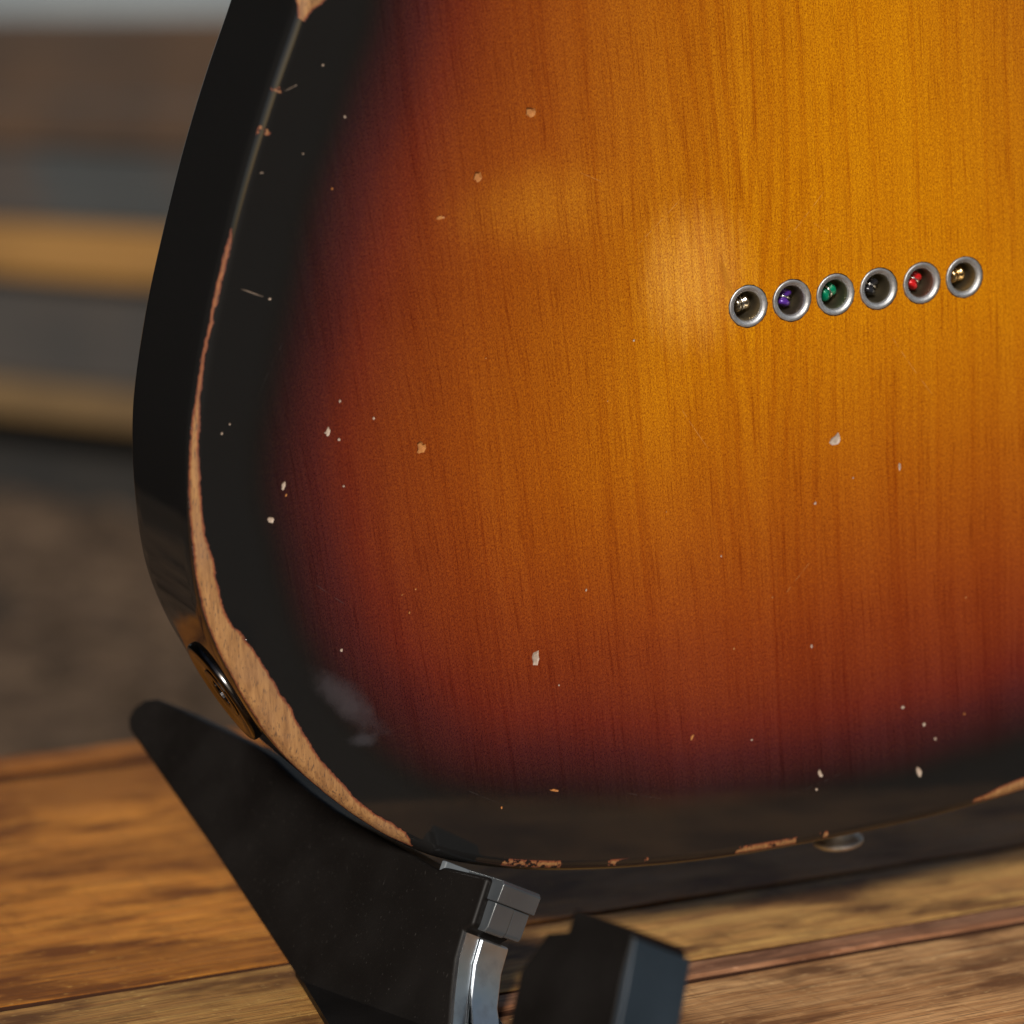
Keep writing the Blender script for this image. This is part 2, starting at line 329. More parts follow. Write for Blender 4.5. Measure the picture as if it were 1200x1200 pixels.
# ---- flat back by constrained triangulation: outline, ferrule holes, every chip a small recess
V2 = []; Y = []; E = []; inner_flag = []
def loop(pts, y=0.):
    b = len(V2); k = len(pts)
    for p in pts: V2.append(Vector((float(p[0]), float(p[1])))); Y.append(y)
    for i in range(k): E.append((b + i, b + (i + 1) % k))
    return list(range(b, b + k))
edge_loop = loop(OUT + INW * RR)
holes = [loop([(cx + HOLE_R * math.cos(2 * math.pi * i / 40), cz + HOLE_R * math.sin(2 * math.pi * i / 40)) for i in range(40)]) for cx, cz in FER]
chip_polys = []
for ci, (cx, cz, cw, chh, an, kind) in enumerate(CHIPS):
    k = 11 if max(cw, chh) > 1.2 else 7; f_ = .9 if max(cw, chh) > 1.2 else .78; cw *= f_; chh *= f_
    a0 = R(an); pts = []; pin = []
    for i in range(k):
        a = 2 * math.pi * i / k
        rr = 1 + .5 * noise.noise(Vector((math.cos(a) * 1.3, math.sin(a) * 1.3, ci * 3.7))) + random.uniform(-.16, .16)
        if abs(math.sin(a * 1.5 + ci)) < .3: rr *= 1.12
        x, z = math.cos(a) * cw / 2 * rr * 1.08, math.sin(a) * chh / 2 * rr * 1.08
        x, z = x * math.cos(a0) + z * math.sin(a0), -x * math.sin(a0) + z * math.cos(a0)
        pts.append((cx + x, cz + z)); pin.append((cx + x * .62, cz + z * .62))
    if kind == 1 and min(cw, chh) > 1.5: dep = .7
    else: dep = .22
    loop(pts); loop(pin, dep)
    chip_polys.append((np.array(pts), kind))
taken = [(cx, cz, HOLE_R + .5) for cx, cz in FER] + [(c[0], c[1], max(c[2], c[3]) * .75) for c in CHIPS]
tk = np.array(taken)
g1 = [(x, z) for x in np.arange(-152, 62, 2.0) for z in np.arange(-124, 96, 2.0)]
g2 = [(x, z) for x in np.arange(-152, 160, 8.0) for z in np.arange(-124, 280, 8.0) if not (x < 61 and z < 95)]
G = np.array(g1 + g2); G += rng.uniform(-.3, .3, G.shape)
gs, gd = sd_of(G[:, 0], G[:, 1]); keep = gd > RR + .7
# the grid must also be really inside (nearest-point test is signed, fine for this outline)
dist = np.sqrt(((G[:, None] - tk[None, :, :2]) ** 2).sum(-1)) - tk[None, :, 2]
keep &= dist.min(1) > .25
for p in G[keep]: V2.append(Vector((float(p[0]), float(p[1])))); Y.append(0.)
rv, re_, rf, ov, _, _ = delaunay_2d_cdt(V2, E, [], 1, 1e-4)
Y2 = [Y[o_[0]] if o_ else 0. for o_ in ov]
o2n = {}
for i_, o_ in enumerate(ov):
    for k_ in o_: o2n[k_] = i_
RV = np.array([v[:] for v in rv]); TF = np.array([f for f in rf]); cen = RV[TF].mean(1)
ok = np.ones(len(TF), bool)
for cx, cz in FER: ok &= ((cen - (cx, cz)) ** 2).sum(1) > (HOLE_R * .97) ** 2
TF = TF[ok]; cen = cen[ok]
midx = np.zeros(len(TF), int)
def inpoly(pts, poly):
    x, y = pts[:, 0], pts[:, 1]; r = np.zeros(len(pts), bool); j = len(poly) - 1
    for i in range(len(poly)):
        c1 = (poly[i, 1] > y) != (poly[j, 1] > y)
        xx = (poly[j, 0] - poly[i, 0]) * (y - poly[i, 1]) / (poly[j, 1] - poly[i, 1] + 1e-12) + poly[i, 0]
        r ^= c1 & (x < xx); j = i
    return r
for poly, kind in chip_polys:
    m = inpoly(cen, poly)
    if m.any(): midx[m] = 1 + kind
a_, b_, c_ = RV[TF[:, 0]], RV[TF[:, 1]], RV[TF[:, 2]]
area = (b_ - a_)[:, 0] * (c_ - a_)[:, 1] - (b_ - a_)[:, 1] * (c_ - a_)[:, 0]
# viewed from behind (-y) x right z up: counter-clockwise in (x,z) gives a normal of -y
TF[area < 0] = TF[area < 0][:, ::-1]
verts = [(p[0] * MM, y * MM, p[1] * MM) for p, y in zip(RV, Y2)]
fs, fd = sd_of(RV[:, 0], RV[:, 1]); RS = list(fs); RD = list(fd)
faces = [tuple(int(i) for i in f) for f in TF]; mi = list(midx)
smooth_flags = [False] * len(faces)
prev = [o2n[i] for i in edge_loop]
for i_, k_ in enumerate(prev): RS[k_] = S[i_]; RD[k_] = RR
def ring(inset, y, v):
    b = len(verts); p = OUT + INW * inset
    for i in range(N): verts.append((p[i, 0] * MM, y * MM, p[i, 1] * MM)); RS.append(S[i]); RD.append(v)
    return list(range(b, b + N))
def strip(r0, r1):
    for i in range(N):
        k = (i + 1) % N; f = (r0[i], r1[i], r1[k], r0[k]); faces.append(f); mi.append(0); smooth_flags.append(True)
rings = []
ns = 8
for j in range(1, ns + 1):
    th = math.pi / 2 * j / ns; rings.append((RR * (1 - math.sin(th)), RR * (1 - math.cos(th)), RR - RR * th))
vb = rings[-1][2]
for j in range(1, 9):
    y = RR + (T - 2 * RR) * j / 8; rings.append((0, y, vb - (y - RR)))
for j in range(1, ns + 1):
    th = math.pi / 2 * j / ns; rings.append((RR * (1 - math.cos(th)), T - RR + RR * math.sin(th), rings[16 - 1][2] - RR * th))
for r_ in rings:
    cur = ring(*r_); strip(prev, cur); prev = cur
faces.append(tuple(prev)); mi.append(0); smooth_flags.append(False)
for h_ in holes:                                   # walls of the ferrule holes
    r0 = [o2n[i] for i in h_]; b = len(verts)
    for i in r0: x, y, z = verts[i]; verts.append((x, .004, z)); RS.append(RS[i]); RD.append(RD[i])
    for i in range(40):
        k = (i + 1) % 40; faces.append((r0[k], r0[i], b + i, b + k)); mi.append(3); smooth_flags.append(False)

# ---- wear bands along the rim, as (arc, inset)
INNER = [(-140.4, 31.5), (-140.2, 30.8), (-143.0, 19.4), (-146.5, 9.3), (-148.7, 0.8), (-150.1, -9.6), (-150.8, -20.1), (-150.7, -30.9), (-148.8, -42.0), (-148.0, -47.6), (-144.2, -54.6), (-140.1, -61.7), (-136.8, -68.8), (-133.9, -75.8), (-130.3, -83.9), (-125.1, -91.5), (-119.8, -98.2), (-114.2, -103.0), (-110.9, -106.5)]
ins, ind = sd_of([p[0] for p in INNER], [p[1] for p in INNER])
ind = ind + np.array([0] * 12 + [.2, .5, .9, 1.2, 1.4, 1.6, 1.0])
def s_at(x, z): return float(sd_of([x], [z])[0][0])
SLO, SHI = s_at(-122, 92), s_at(75, -118)
sn = lambda s_: (s_ - SLO) / (SHI - SLO)
print('rim', SLO, SHI, list(zip(ins.round(), ind.round(1))))

# ---- lacquered body material
q = NT('sunburst_lacquer'); o = q.obj(); sx = q.n('ShaderNodeSeparateXYZ'); q.put(sx.inputs[0], o); X_, Z_ = sx.outputs[0], sx.outputs[2]
v = q.attr('rim_inset'); s = q.attr('rim_arc'); su = q.rng(s, SLO, SHI)
# grain
wz = q.noise(q.map(o, (22, 22, 3.2)), 1, 3, .5)
wx = q.noise(q.map(o, (8, 8, 3)), 1, 2, .5)
slant = q.math('MULTIPLY', q.rng(X_, -.15, .03, .13, .02), Z_)
xx = q.math('ADD', q.math('ADD', X_, slant), q.math('ADD', q.math('MULTIPLY_ADD', wz, .012, -.006), q.math('MULTIPLY', wx, .01)))
cv = q.n('ShaderNodeCombineXYZ'); q.put(cv.inputs[0], xx); q.put(cv.inputs[2], Z_); gv = cv.outputs[0]
rings_ = q.noise(q.map(gv, (150, 1, 3)), 1, 3, .6)
rings2 = q.noise(q.map(gv, (420, 1, 7)), 1, 3, .55)
pores = q.noise(q.map(gv, (2100, 1, 62)), 1, 2, .5)
pores2 = q.noise(q.map(gv, (900, 1, 28), loc=(3, 0, 5)), 1, 2, .5)
speck = q.noise(q.map(o, (1, 1, .55)), 4200, 2, .6)
speck2 = q.noise(q.map(o, (1, 1, .4)), 2700, 3, .65)
fib = q.noise(q.map(gv, (1300, 1, 16), loc=(1, 0, 2)), 1, 3, .6)
# burst
vn = q.math('ADD', v, q.math('MULTIPLY_ADD', q.noise(o, 16, 2), 11, -5.5))
vn = q.math('ADD', vn, q.math('MULTIPLY_ADD', speck, 3.4, -1.7))
vn = q.math('ADD', vn, q.math('MULTIPLY', q.rng(X_, -.06, .03), q.rng(Z_, -.05, -.10, 0, 3.5)))
bt = q.rng(vn, 0, 120)
K = (.0094, .0092, .0092)
burst = q.ramp(bt, [(0, K), (.115, K), (.165, (.028, .011, .013)), (.225, (.072, .016, .015)), (.285, (.150, .027, .013)), (.365, (.225, .050, .010)), (.49, (.305, .080, .008)), (.66, (.39, .122, .006)), (.85, (.475, .172, .004)), (1, (.54, .210, .003))])
# lower end of the body stays redder than the waist side
red = q.rng(Z_, -.085, -.005, .9, 0)
burst = q.mix(q.math('MULTIPLY', red, q.rng(vn, 18, 50)), burst, q.mix(1., burst, (.82, .60, 1.2), 'MULTIPLY'))
def spot(x, z, rx, rz, nz=.35):
    dx = q.math('DIVIDE', q.math('SUBTRACT', X_, x), rx); dz = q.math('DIVIDE', q.math('SUBTRACT', Z_, z), rz)
    d = q.math('SQRT', q.math('ADD', q.math('MULTIPLY', dx, dx), q.math('MULTIPLY', dz, dz)))
    return q.math('ADD', d, q.math('MULTIPLY_ADD', q.noise(q.map(o, (520, 1, 42)), 1, 4, .6), nz * 2, -nz))
burst = q.mix(q.rng(spot(-.0385, .008, .0135, .0165, .45), .1, 1.25, .48, 0, True), burst, (.88, .47, .085))
burst = q.mix(q.rng(spot(-.073, .027,   .018, .009, .5), .0, 1.4, .22, 0, True), burst, (.72, .33, .02))
dark = q.rng(q.noise(q.map(gv, (60, 1, 2.2), loc=(9, 0, 2)), 1, 3, .5), .38, .68, 0, .34)
c = q.mix(dark, burst, q.mix(1., burst, (.72, .50, .35), 'MULTIPLY'))
c = q.mix(q.rng(rings_, .50, .72, 0, .22), c, q.mix(1., c, (.75, .50, .45), 'MULTIPLY'))
c = q.mix(q.rng(rings2, .52, .75, 0, .42), c, q.mix(1., c, (.66, .40, .40), 'MULTIPLY'))
c = q.mix(q.rng(fib, .48, .68, 0, .34), c, q.mix(1., c, (.76, .56, .5), 'MULTIPLY'))
c = q.mix(q.rng(fib, .44, .30, 0, .30), c, q.mix(1., c, (1.18, 1.22, 1.0), 'MULTIPLY'))
c = q.mix(q.rng(pores, .57, .68, 0, .46), c, q.mix(1., c, (.50, .28, .30), 'MULTIPLY'))
c = q.mix(q.rng(pores2, .66, .74, 0, .30), c, q.mix(1., c, (.45, .24, .28), 'MULTIPLY'))
c = q.mix(q.rng(speck2, .45, .60, 0, .9), c, q.mix(1., c, (1.28, 1.38, 1.0), 'MULTIPLY'))
c = q.mix(q.rng(speck, .54, .36, 0, 1.), c, q.mix(1., c, (.60, .46, .55), 'MULTIPLY'))
# arched figure: nested tongues pointing down, centred left of the ferrules' middle
ax_ = q.math('ABSOLUTE', q.math('SUBTRACT', xx, -.0245 + .004))
ff = q.math('ADD', q.math('MULTIPLY', ax_, 260), q.math('MULTIPLY', Z_, -15))
ff = q.math('ADD', ff, q.math('MULTIPLY', q.noise(q.map(o, (26, 1, 9)), 1, 3, .55), 3.4))
arch = q.math('SINE', q.math('MULTIPLY', ff, 6.0))
am_ = q.math('MULTIPLY', q.rng(ax_, .004, .030, 1, 0, True), q.rng(Z_, -.075, -.03, .15, 1))
c = q.mix(q.math('MULTIPLY', q.rng(arch, .0, .95), q.math('MULTIPLY', am_, .36)), c, q.mix(1., c, (.74, .52, .5), 'MULTIPLY'))
# glued pieces of the blank: two joints running with the grain
for jx, am in ((-.0605, .36), (.055, .14)):
    jj = q.rng(q.math('ADD', X_, q.math('MULTIPLY', Z_, .035)), jx - .0001, jx + .0001, am, 0)
    jj = q.math('MULTIPLY', jj, q.rng(Z_, .012, .022, 1, .25))
    c = q.mix(jj, c, q.mix(1., c, (.80, .66, .6), 'MULTIPLY'))
# pale rubbed patch beside the first ferrule and a lighter flamed patch
groove = q.math('MULTIPLY', q.rng(q.math('ABSOLUTE', q.math('ADD', q.math('ADD', X_, .0312), q.math('MULTIPLY', q.math('SUBTRACT', Z_, .007), .30))), .0010, .0004), q.rng(q.math('ABSOLUTE', q.math('SUBTRACT', Z_, .0065)), .0045, .0030))
c = q.mix(q.math('MULTIPLY', groove, .55), c, (.36, .13, .01))
def hairline(x0, z0, x1, z1, wd, amt, col):
    global c
    L_ = math.hypot(x1 - x0, z1 - z0); ux, uz = (x1 - x0) / L_, (z1 - z0) / L_
    dx = q.math('SUBTRACT', X_, x0); dz = q.math('SUBTRACT', Z_, z0)
    al = q.math('ADD', q.math('MULTIPLY', dx, ux), q.math('MULTIPLY', dz, uz))
    ac = q.math('SUBTRACT', q.math('MULTIPLY', dz, ux), q.math('MULTIPLY', dx, uz))
    ac = q.math('ADD', ac, q.math('MULTIPLY', q.math('MULTIPLY', al, q.math('SUBTRACT', L_, al)), 3.0))
    m_ = q.math('MULTIPLY', q.rng(q.math('ABSOLUTE', ac), wd, wd * .3), q.math('MULTIPLY', q.rng(al, 0, L_ * .15), q.rng(al, L_, L_ * .8)))
    m_ = q.math('MULTIPLY', m_, q.rng(q.noise(o, 500, 2), .42, .55, 0, amt))
    c = q.mix(m_, c, col)
for a_h in ((-.052, .016, -.040, .026), (-.018, .012, -.006, .024), (-.012, .018, -.004, .012), (-.064, .033, -.058, .030), (.008, -.010, .019, -.026), (-.043, -.020, -.036, -.031), (-.012, -.058, -.020, -.066)):
    hairline(*a_h, .00011, .22, (.86, .50, .16))
for a_h in ((-.140, .044, -.134, .031), (-.131, .006, -.138, -.006), (-.128, -.046, -.121, -.052), (-.060, -.104, -.048, -.108), (-.020, -.112, -.006, -.109), (-.098, -.096, -.086, -.103), (-.126, .068, -.119, .055)):
    hairline(*a_h, .00010, .35, (.07, .066, .066))
def smear(x, z, ang, rx, rz):
    ca, sa = math.cos(R(ang)), math.sin(R(ang))
    dx = q.math('SUBTRACT', X_, x); dz = q.math('SUBTRACT', Z_, z)
    u1 = q.math('DIVIDE', q.math('ADD', q.math('MULTIPLY', dx, ca), q.math('MULTIPLY', dz, sa)), rx)
    u2 = q.math('DIVIDE', q.math('SUBTRACT', q.math('MULTIPLY', dz, ca), q.math('MULTIPLY', dx, sa)), rz)
    d = q.math('SQRT', q.math('ADD', q.math('MULTIPLY', u1, u1), q.math('MULTIPLY', u2, u2)))
    return q.math('ADD', d, q.math('MULTIPLY_ADD', q.noise(o, 240, 4, .6), 1.2, -.6))
# two dull rubbed marks in the black lacquer of the corner
# wear mask from the rim coordinates
nA = q.noise(o, 330, 4, .6); nB = q.noise(o, 90, 2); nC = q.noise(o, 1100, 2)
jag = q.math('ADD', q.math('MULTIPLY_ADD', nA, 1.5, -.75), q.math('MULTIPLY_ADD', nC, .5, -.25))
pts = [(0, 0), (sn(ins[0]) - .006, 0)] + [(sn(a), max(.02, b) / 20) for a, b in zip(ins[1:], ind[1:])] + [(sn(ins[-1]) + .012, 0), (1, 0)]
hi = q.math('MULTIPLY', q.fcurve(su, pts), 20)
hi = q.math('ADD', hi, jag)
LOW = [(0, .5), (sn(ins[1]), .5), (sn(ins[6]), .48), (sn(ins[11]), .46), (sn(ins[14]), .42), (sn(ins[17]), .43), (sn(ins[-1]), .47), (1, .5)]
lo = q.math('MULTIPLY_ADD', q.fcurve(su, LOW), 20, -9.6)
lo = q.math('ADD', lo, q.math('MULTIPLY', jag, .9))
e1 = q.math('MINIMUM', q.math('SUBTRACT', hi, v), q.math('SUBTRACT', v, lo))
on = q.math('MULTIPLY', q.rng(su, sn(ins[0]) - .004, sn(ins[0]) + .004), q.rng(su, sn(ins[-1]) + .016, sn(ins[-1]) + .004))
e1 = q.math('SUBTRACT', e1, q.math('MULTIPLY', q.math('SUBTRACT', 1, on), 30))
# small chips along the rim: density curve x noise, near the corner line
def P(x, z): return sn(s_at(x, z))
dens = [(0, 0)]
for (x, z, hgt, wd) in ((-119.5, 76, .98, .050), (-125.6, 66.8, .45, .004), (-131.5, 57.4, .62, .006), (-134, 49.5, .60, .007), (-139.8, 33, .45, .006),
                   (-83, -117.8, .60, .048), (-60, -121.2, .55, .036), (-26, -123.6, .66, .052), (-12, -124.2, .56, .010), (36, -123.5, 1.0, .050)):
    u_ = P(x, z); dens += [(u_ - wd * .5 - .003, 0), (u_ - wd * .3, hgt), (u_ + wd * .3, hgt), (u_ + wd * .5 + .003, 0)]
dens += [(1, 0)]
dens = sorted(set((min(1, max(0, a)), b) for a, b in dens))
dc = q.fcurve(su, dens)
cw = q.fcurve(su, [(0, .5), (P(-118.7, 84), 1.0), (P(-121.0, 74), .72), (P(-123.6, 66), .12), (P(-126, 62), .26), (P(-140, 30), .3), (P(-90, -117), .22), (P(-6, -125), .22), (P(14, -124.6), .03), (P(30, -123.8), .16), (P(43, -122.5), .42), (1, .4)])
chn = q.math('ADD', q.math('MULTIPLY', q.noise(o, 620, 3, .6), .6), q.math('MULTIPLY', q.noise(o, 200, 2, .5), .4))
e3 = q.math('SUBTRACT', q.math('ADD', chn, q.math('MULTIPLY', dc, .75)), .935)
e3 = q.math('MULTIPLY', e3, 16)
e3 = q.math('MINIMUM', e3, q.math('SUBTRACT', q.math('MULTIPLY', cw, 5), q.math('ABSOLUTE', q.math('SUBTRACT', v, 1.9))))
e3 = q.math('ADD', e3, q.math('MULTIPLY', q.math('SUBTRACT', nC, .5), .3))
ee = q.math('MAXIMUM', e1, e3)
wear = q.rng(ee, -.03, .06)
# bare alder: pores, dirt
wood_n = q.noise(q.map(o, (900, 900, 85)), 1, 5, .7)
wood = q.ramp(wood_n, [(0, (.09, .038, .013)), (.40, (.22, .100, .030)), (.58, (.33, .165, .055)), (1, (.46, .26, .105))])
dirt = q.noise(q.map(q.map(o, rot=(0, -.12, 0)), (2600, 2600, 520)), 1, 3, .6)
wood = q.mix(q.rng(dirt, .56, .66, 0, .85), wood, (.06, .030, .018))
wood = q.mix(q.rng(q.noise(o, 75, 3), .5, .68, 0, .45), wood, (.22, .115, .06))
edge = q.ramp(q.rng(ee, 0, 1.1), [(0, (.14, .02, .012)), (.30, (.62, .30, .16)), (.7, (1, 1, 1))])
wood = q.mix(1., wood, edge, 'MULTIPLY')
tc = q.ramp(q.rng(ee, -.5, .0), [(0, (1, 1, 1)), (1, (1, 1, 1))])
c = q.mix(q.rng(vn, 12, 19, 1, 0), c, K)
c = q.mix(q.rng(smear(-.1225, -.0725, -48, .0105, .0035), .1, 1.25, .5, 0, True), c, (.062, .055, .062))
c = q.mix(q.rng(smear(-.1195, -.0815, -8, .0038, .0018), .1, 1.1, .45, 0, True), c, (.055, .052, .060))
c = q.mix(wear, c, wood)
# gloss: lacquer with faint handling marks, bare wood is dull
scr = q.noise(q.map(o, (90, 90, 40), rot=(0, .5, 0)), 1, 5, .7)
haze_r = q.rng(q.noise(o, 26, 4, .6), .35, .75, .035, .10)
rough = q.math('MULTIPLY_ADD', q.rng(scr, .5, .8), .08, haze_r)
rough = q.mix(wear, rough, (.75, .75, .75))
# shallow sunk grain and ripple in the lacquer
hh = q.math('ADD', q.math('MULTIPLY', q.math('MULTIPLY', pores, -.10), q.rng(vn, 15, 35)), q.math('MULTIPLY', q.noise(o, 55, 2), .45))
nb = q.bump(hh, .10, .0006)
wh = q.math('MULTIPLY', q.math('SUBTRACT', 1, wear), 1)
wh = q.math('ADD', wh, q.math('MULTIPLY', q.math('MULTIPLY', wood_n, wear), .5))
nb = q.bump(wh, .8, .0003, nb)
M_lac = q.set(Base_Color=c, Roughness=rough, Normal=nb)
q.b.inputs['Specular IOR Level'].default_value = .66

q = NT('chipped_pale'); o = q.obj(); M_chip0 = q.set(Base_Color=q.mix(q.noise(o, 900, 3), (.54, .43, .34), (.20, .15, .12)), Roughness=.55)
q = NT('chipped_wood'); o = q.obj(); M_chip1 = q.set(Base_Color=q.mix(q.noise(o, 900, 3), (.50, .22, .06), (.24, .085, .022)), Roughness=.6)
q = NT('hole_wall'); o = q.obj(); M_hole = q.set(Base_Color=q.mix(q.noise(o, 900, 3), (.03, .015, .01), (.06, .03, .015)), Roughness=.8)
body = mesh_obj('body', verts, faces, [M_lac, M_chip0, M_chip1, M_hole], guitar, False, mi)
body.data.polygons.foreach_set('use_smooth', smooth_flags)
for nm, arr in (('rim_inset', RD), ('rim_arc', RS)):
    at_ = body.data.attributes.new(nm, 'FLOAT', 'POINT'); at_.data.foreach_set('value', np.array(arr, np.float32))
# keep the back dead flat in shading: chip slopes sharp
sharp = [mi[i] in (1, 2) for i in range(len(faces))]
for i, p in enumerate(body.data.polygons):
    if sharp[i]: p.use_smooth = False

# ---- ferrules
M_nick = metal('worn_nickel', (.70, .71, .73), .50, .7, (.30, .30, .31), 900)
M_bore = metal('tarnished_bore', (.36, .31, .22), .42, .3, (.20, .17, .11))
YAX = Matrix(((1, 0, 0), (0, 0, 1), (0, -1, 0))).to_4x4()      # lathe z -> local +y
prof = [(4.52, 2.5), (4.52, -.06), (4.49, -.13), (4.42, -.18), (4.36, -.19), (3.98, -.19), (3.92, -.18), (3.87, -.13), (3.85, -.04), (3.82, .0), (3.54, .01), (3.47, .04), (3.42, .12), (3.20, .62), (3.10, .95), (3.02, 1.4), (3.0, 2.2), (2.95, 9.0), (1.2, 9.3), (1.1, 12)]
V, Fc = lathe([(r * MM, h * MM) for r, h in prof], 48, YAX)
fm = None
for cx, cz in FER:
    if fm is None:
        f = mesh_obj('string_ferrule', V, Fc, [M_nick, M_bore], guitar, True, [1 if i // 48 >= 13 else 0 for i in range(len(Fc))]); fm = f.data
    else:
        f = bpy.data.objects.new('string_ferrule', fm); COL.objects.link(f); f.parent = guitar
    f.location = (cx * MM, 0, cz * MM); f.rotation_euler = (R(random.uniform(-.8, .8)), random.uniform(-3, 3), R(random.uniform(-.8, .8))); f.location.y = random.uniform(-.05, .06) * MM

# ---- strap button at the tail, jack cup on the lower side
def on_side(x, z, y):
    s_, _ = sd_of([x], [z]); i = int(round(float(s_[0]) / TOT * N)) % N
    return Vector((OUT[i, 0] * MM, y * MM, OUT[i, 1] * MM)), Vector((-INW[i, 0], 0, -INW[i, 1]))
M_chrome = metal('worn_chrome', (.70, .70, .72), .14, .05, (.45, .44, .43))
M_cup = metal('dull_chrome', (.05, .048, .05), .22, .1, (.16, .14, .12))
p_, n_ = on_side(2.5, -125, 21)
V, Fc = lathe([(r * MM, h * MM) for r, h in ((7.2, -.5), (7.2, .4), (6.6, 1.2), (4.2, 2.6), (3.6, 4.6), (3.9, 6.4), (5.2, 7.6), (5.9, 8.2), (6.0, 8.6), (5.8, 9.0), (5.0, 9.5), (3.6, 9.9), (1.8, 10.1), (0.01, 10.2))], 40)
sb = mesh_obj('strap_button', V, Fc, M_nick, guitar, True); sb.matrix_local = frame_mat(n_, p_, (0, 1, 0))
V, Fc = lathe([(r * MM, h * MM) for r, h in ((2.2, 9.9), (2.2, 10.3), (1.8, 10.6), (.7, 10.6), (.01, 10.4))], 20)
sw = mesh_obj('screw', V, Fc, M_nick, sb, True)
p_, n_ = on_side(-143, -72.3, 21.5)
V, Fc = lathe([(r * MM, h * MM) for r, h in ((12.4, -.8), (12.4, .2), (12.25, .6), (11.9, .85), (11.2, .95), (10.4, .9), (9.6, .8), (8.4, .6), (7.2, .45), (6.2, .4), (6.0, .3), (5.2, .2), (5.0, -.2))], 64)
jc = mesh_obj('jack_cup', V, Fc, M_cup, guitar, True); jc.matrix_local = frame_mat(n_, p_, (0, 1, 0))
V, Fc = lathe([(r * MM, h * MM) for r, h in ((6.0, .3), (6.0, .6), (5.6, .75), (4.0, .75), (3.3, .5), (3.2, -2), (.01, -2))], 32)
mesh_obj('jack_nut', V, Fc, M_cup, jc)
# ---- neck plate and neck (above the frame)
def rbox(name, x0, x1, y0, y1, z0, z1, mat, parent, bev):
    V = [(x * MM, y * MM, z * MM) for x in (x0, x1) for y in (y0, y1) for z in (z0, z1)]
    return bevelled(mesh_obj(name, V, [(0, 1, 3, 2), (4, 6, 7, 5), (0, 4, 5, 1), (2, 3, 7, 6), (1, 5, 7, 3), (0, 2, 6, 4)], mat, parent), bev * MM, 3)
q = NT('maple'); o = q.obj(); M_maple = q.set(Base_Color=q.mix(q.noise(q.map(o, (300, 300, 12)), 1, 3), (.48, .27, .10), (.58, .36, .16)), Roughness=.25)
rbox('neck_plate', -25.5, 25.5, -1.2, -.02, 205, 268, M_chrome, guitar, 1)
for a in (-19, 19):
    for b in (212, 261):
        V, Fc = lathe([(r * MM, h * MM) for r, h in ((4, 0), (3.6, 1.0), (2.2, 1.6), (.01, 1.7))], 20, YAX @ Matrix.Scale(-1, 4, (0, 0, 1)))
        s_ = mesh_obj('screw', V, Fc, M_nick, guitar, True); s_.location = (a * MM, -.0013, b * MM)
V = []; Fc = []; prev = None
for k in range(24):
    z = 279 + k * 16; hw = 28 - k * .28
    for i in range(17):
        a = math.pi * i / 16; V.append((-hw * math.cos(a) * MM, (26 - 14 * math.sin(a) ** .7) * MM, z * MM))
    if k:
        for i in range(16): Fc.append(((k - 1) * 17 + i, (k - 1) * 17 + i + 1, k * 17 + i + 1, k * 17 + i))
        Fc.append(((k - 1) * 17, k * 17, k * 17 + 16, (k - 1) * 17 + 16))
Fc.append(tuple(range(17))); Fc.append(tuple(23 * 17 + i for i in range(17))[::-1])
mesh_obj('neck', V, Fc, M_maple, guitar, True)

# ------------------------------------------------------------------ string ball ends sitting in the ferrules
M_wire = metal('string_steel', (.75, .75, .75), .22, .05)
def enamel(name, col):
    q = NT(name); o = q.obj()
    return q.set(Base_Color=q.mix(q.rng(q.noise(o, 1500, 2), .5, .8, 0, .5), col, tuple(x * .5 for x in col)), Roughness=.25, Metallic=.15, Coat_Weight=.4)
balls = [('bare steel', M_b := metal('ball_steel', (.66, .58, .46), .22, .05), 'bare steel string ball end inside the first ferrule from the left'),
         ('purple', enamel('ball_purple', (.085, .022, .28)), 'purple string ball end inside the second ferrule from the left'),
         ('green', enamel('ball_green', (.0, .21, .105)), 'green string ball end inside the third ferrule from the left'),
         ('black', enamel('ball_black', (.018, .018, .022)), 'black string ball end inside the fourth ferrule from the left'),
         ('red', enamel('ball_red', (.60, .012, .014)), 'red string ball end inside the fifth ferrule from the left'),
         ('brass', metal('ball_brass', (.86, .62, .30), .2, .05), 'shiny brass string ball end inside the last ferrule, the rightmost')]
pr = [(.01, -1.75), (1.25, -1.75), (1.62, -1.55), (1.75, -1.15), (1.65, -.8), (1.15, -.42), (1.10, 0), (1.15, .42), (1.65, .8), (1.75, 1.15), (1.62, 1.55), (1.25, 1.75), (.01, 1.75)]
Vb, Fb = lathe([(r * MM, h * MM) for r, h in pr], 28)
Vt, Ft = torus(1.38 * MM, .27 * MM, 28, 8, Matrix())
for i, ((cx, cz), (_, mat, lab)) in enumerate(zip(FER, balls)):
    ax = Vector((math.cos(R((10, 70, 25, 60, 50, 5)[i])), .25, math.sin(R((10, 70, 25, 60, 50, 5)[i]))))
    m = GM @ frame_mat(ax, (((cx - .15) * MM), 4.0 * MM, (cz + .1) * MM), (0, 1, 0))
    b = empty('string_ball_end', m, label=lab, cat='string end', group='string ends in the row of ferrules')
    mesh_obj('barrel', Vb, Fb, mat, b, True)
    mesh_obj('string_loop', Vt, Ft, M_wire if i not in (5,) else mat, b, True)
    Vs, Fs = lathe([(.35 * MM, h * MM) for h in (0, 3, 6)], 8, frame_mat((0, 0, 0) or (0, -1, 0), (0, 0, 0), (1, 0, 0)))
    # the string runs on into the body behind the ball
    st = mesh_obj('string', [v for v in Vs], Fs, M_wire, b, True)
    loc_ax = m.to_3x3().inverted() @ (GM.to_3x3() @ Vector((0, 1, 0)))
    st.matrix_local = frame_mat(loc_ax, (0, 0, 0), (.3, .5, .7)) @ frame_mat((0, -1, 0), (0, 0, 0), (1, 0, 0)).inverted()

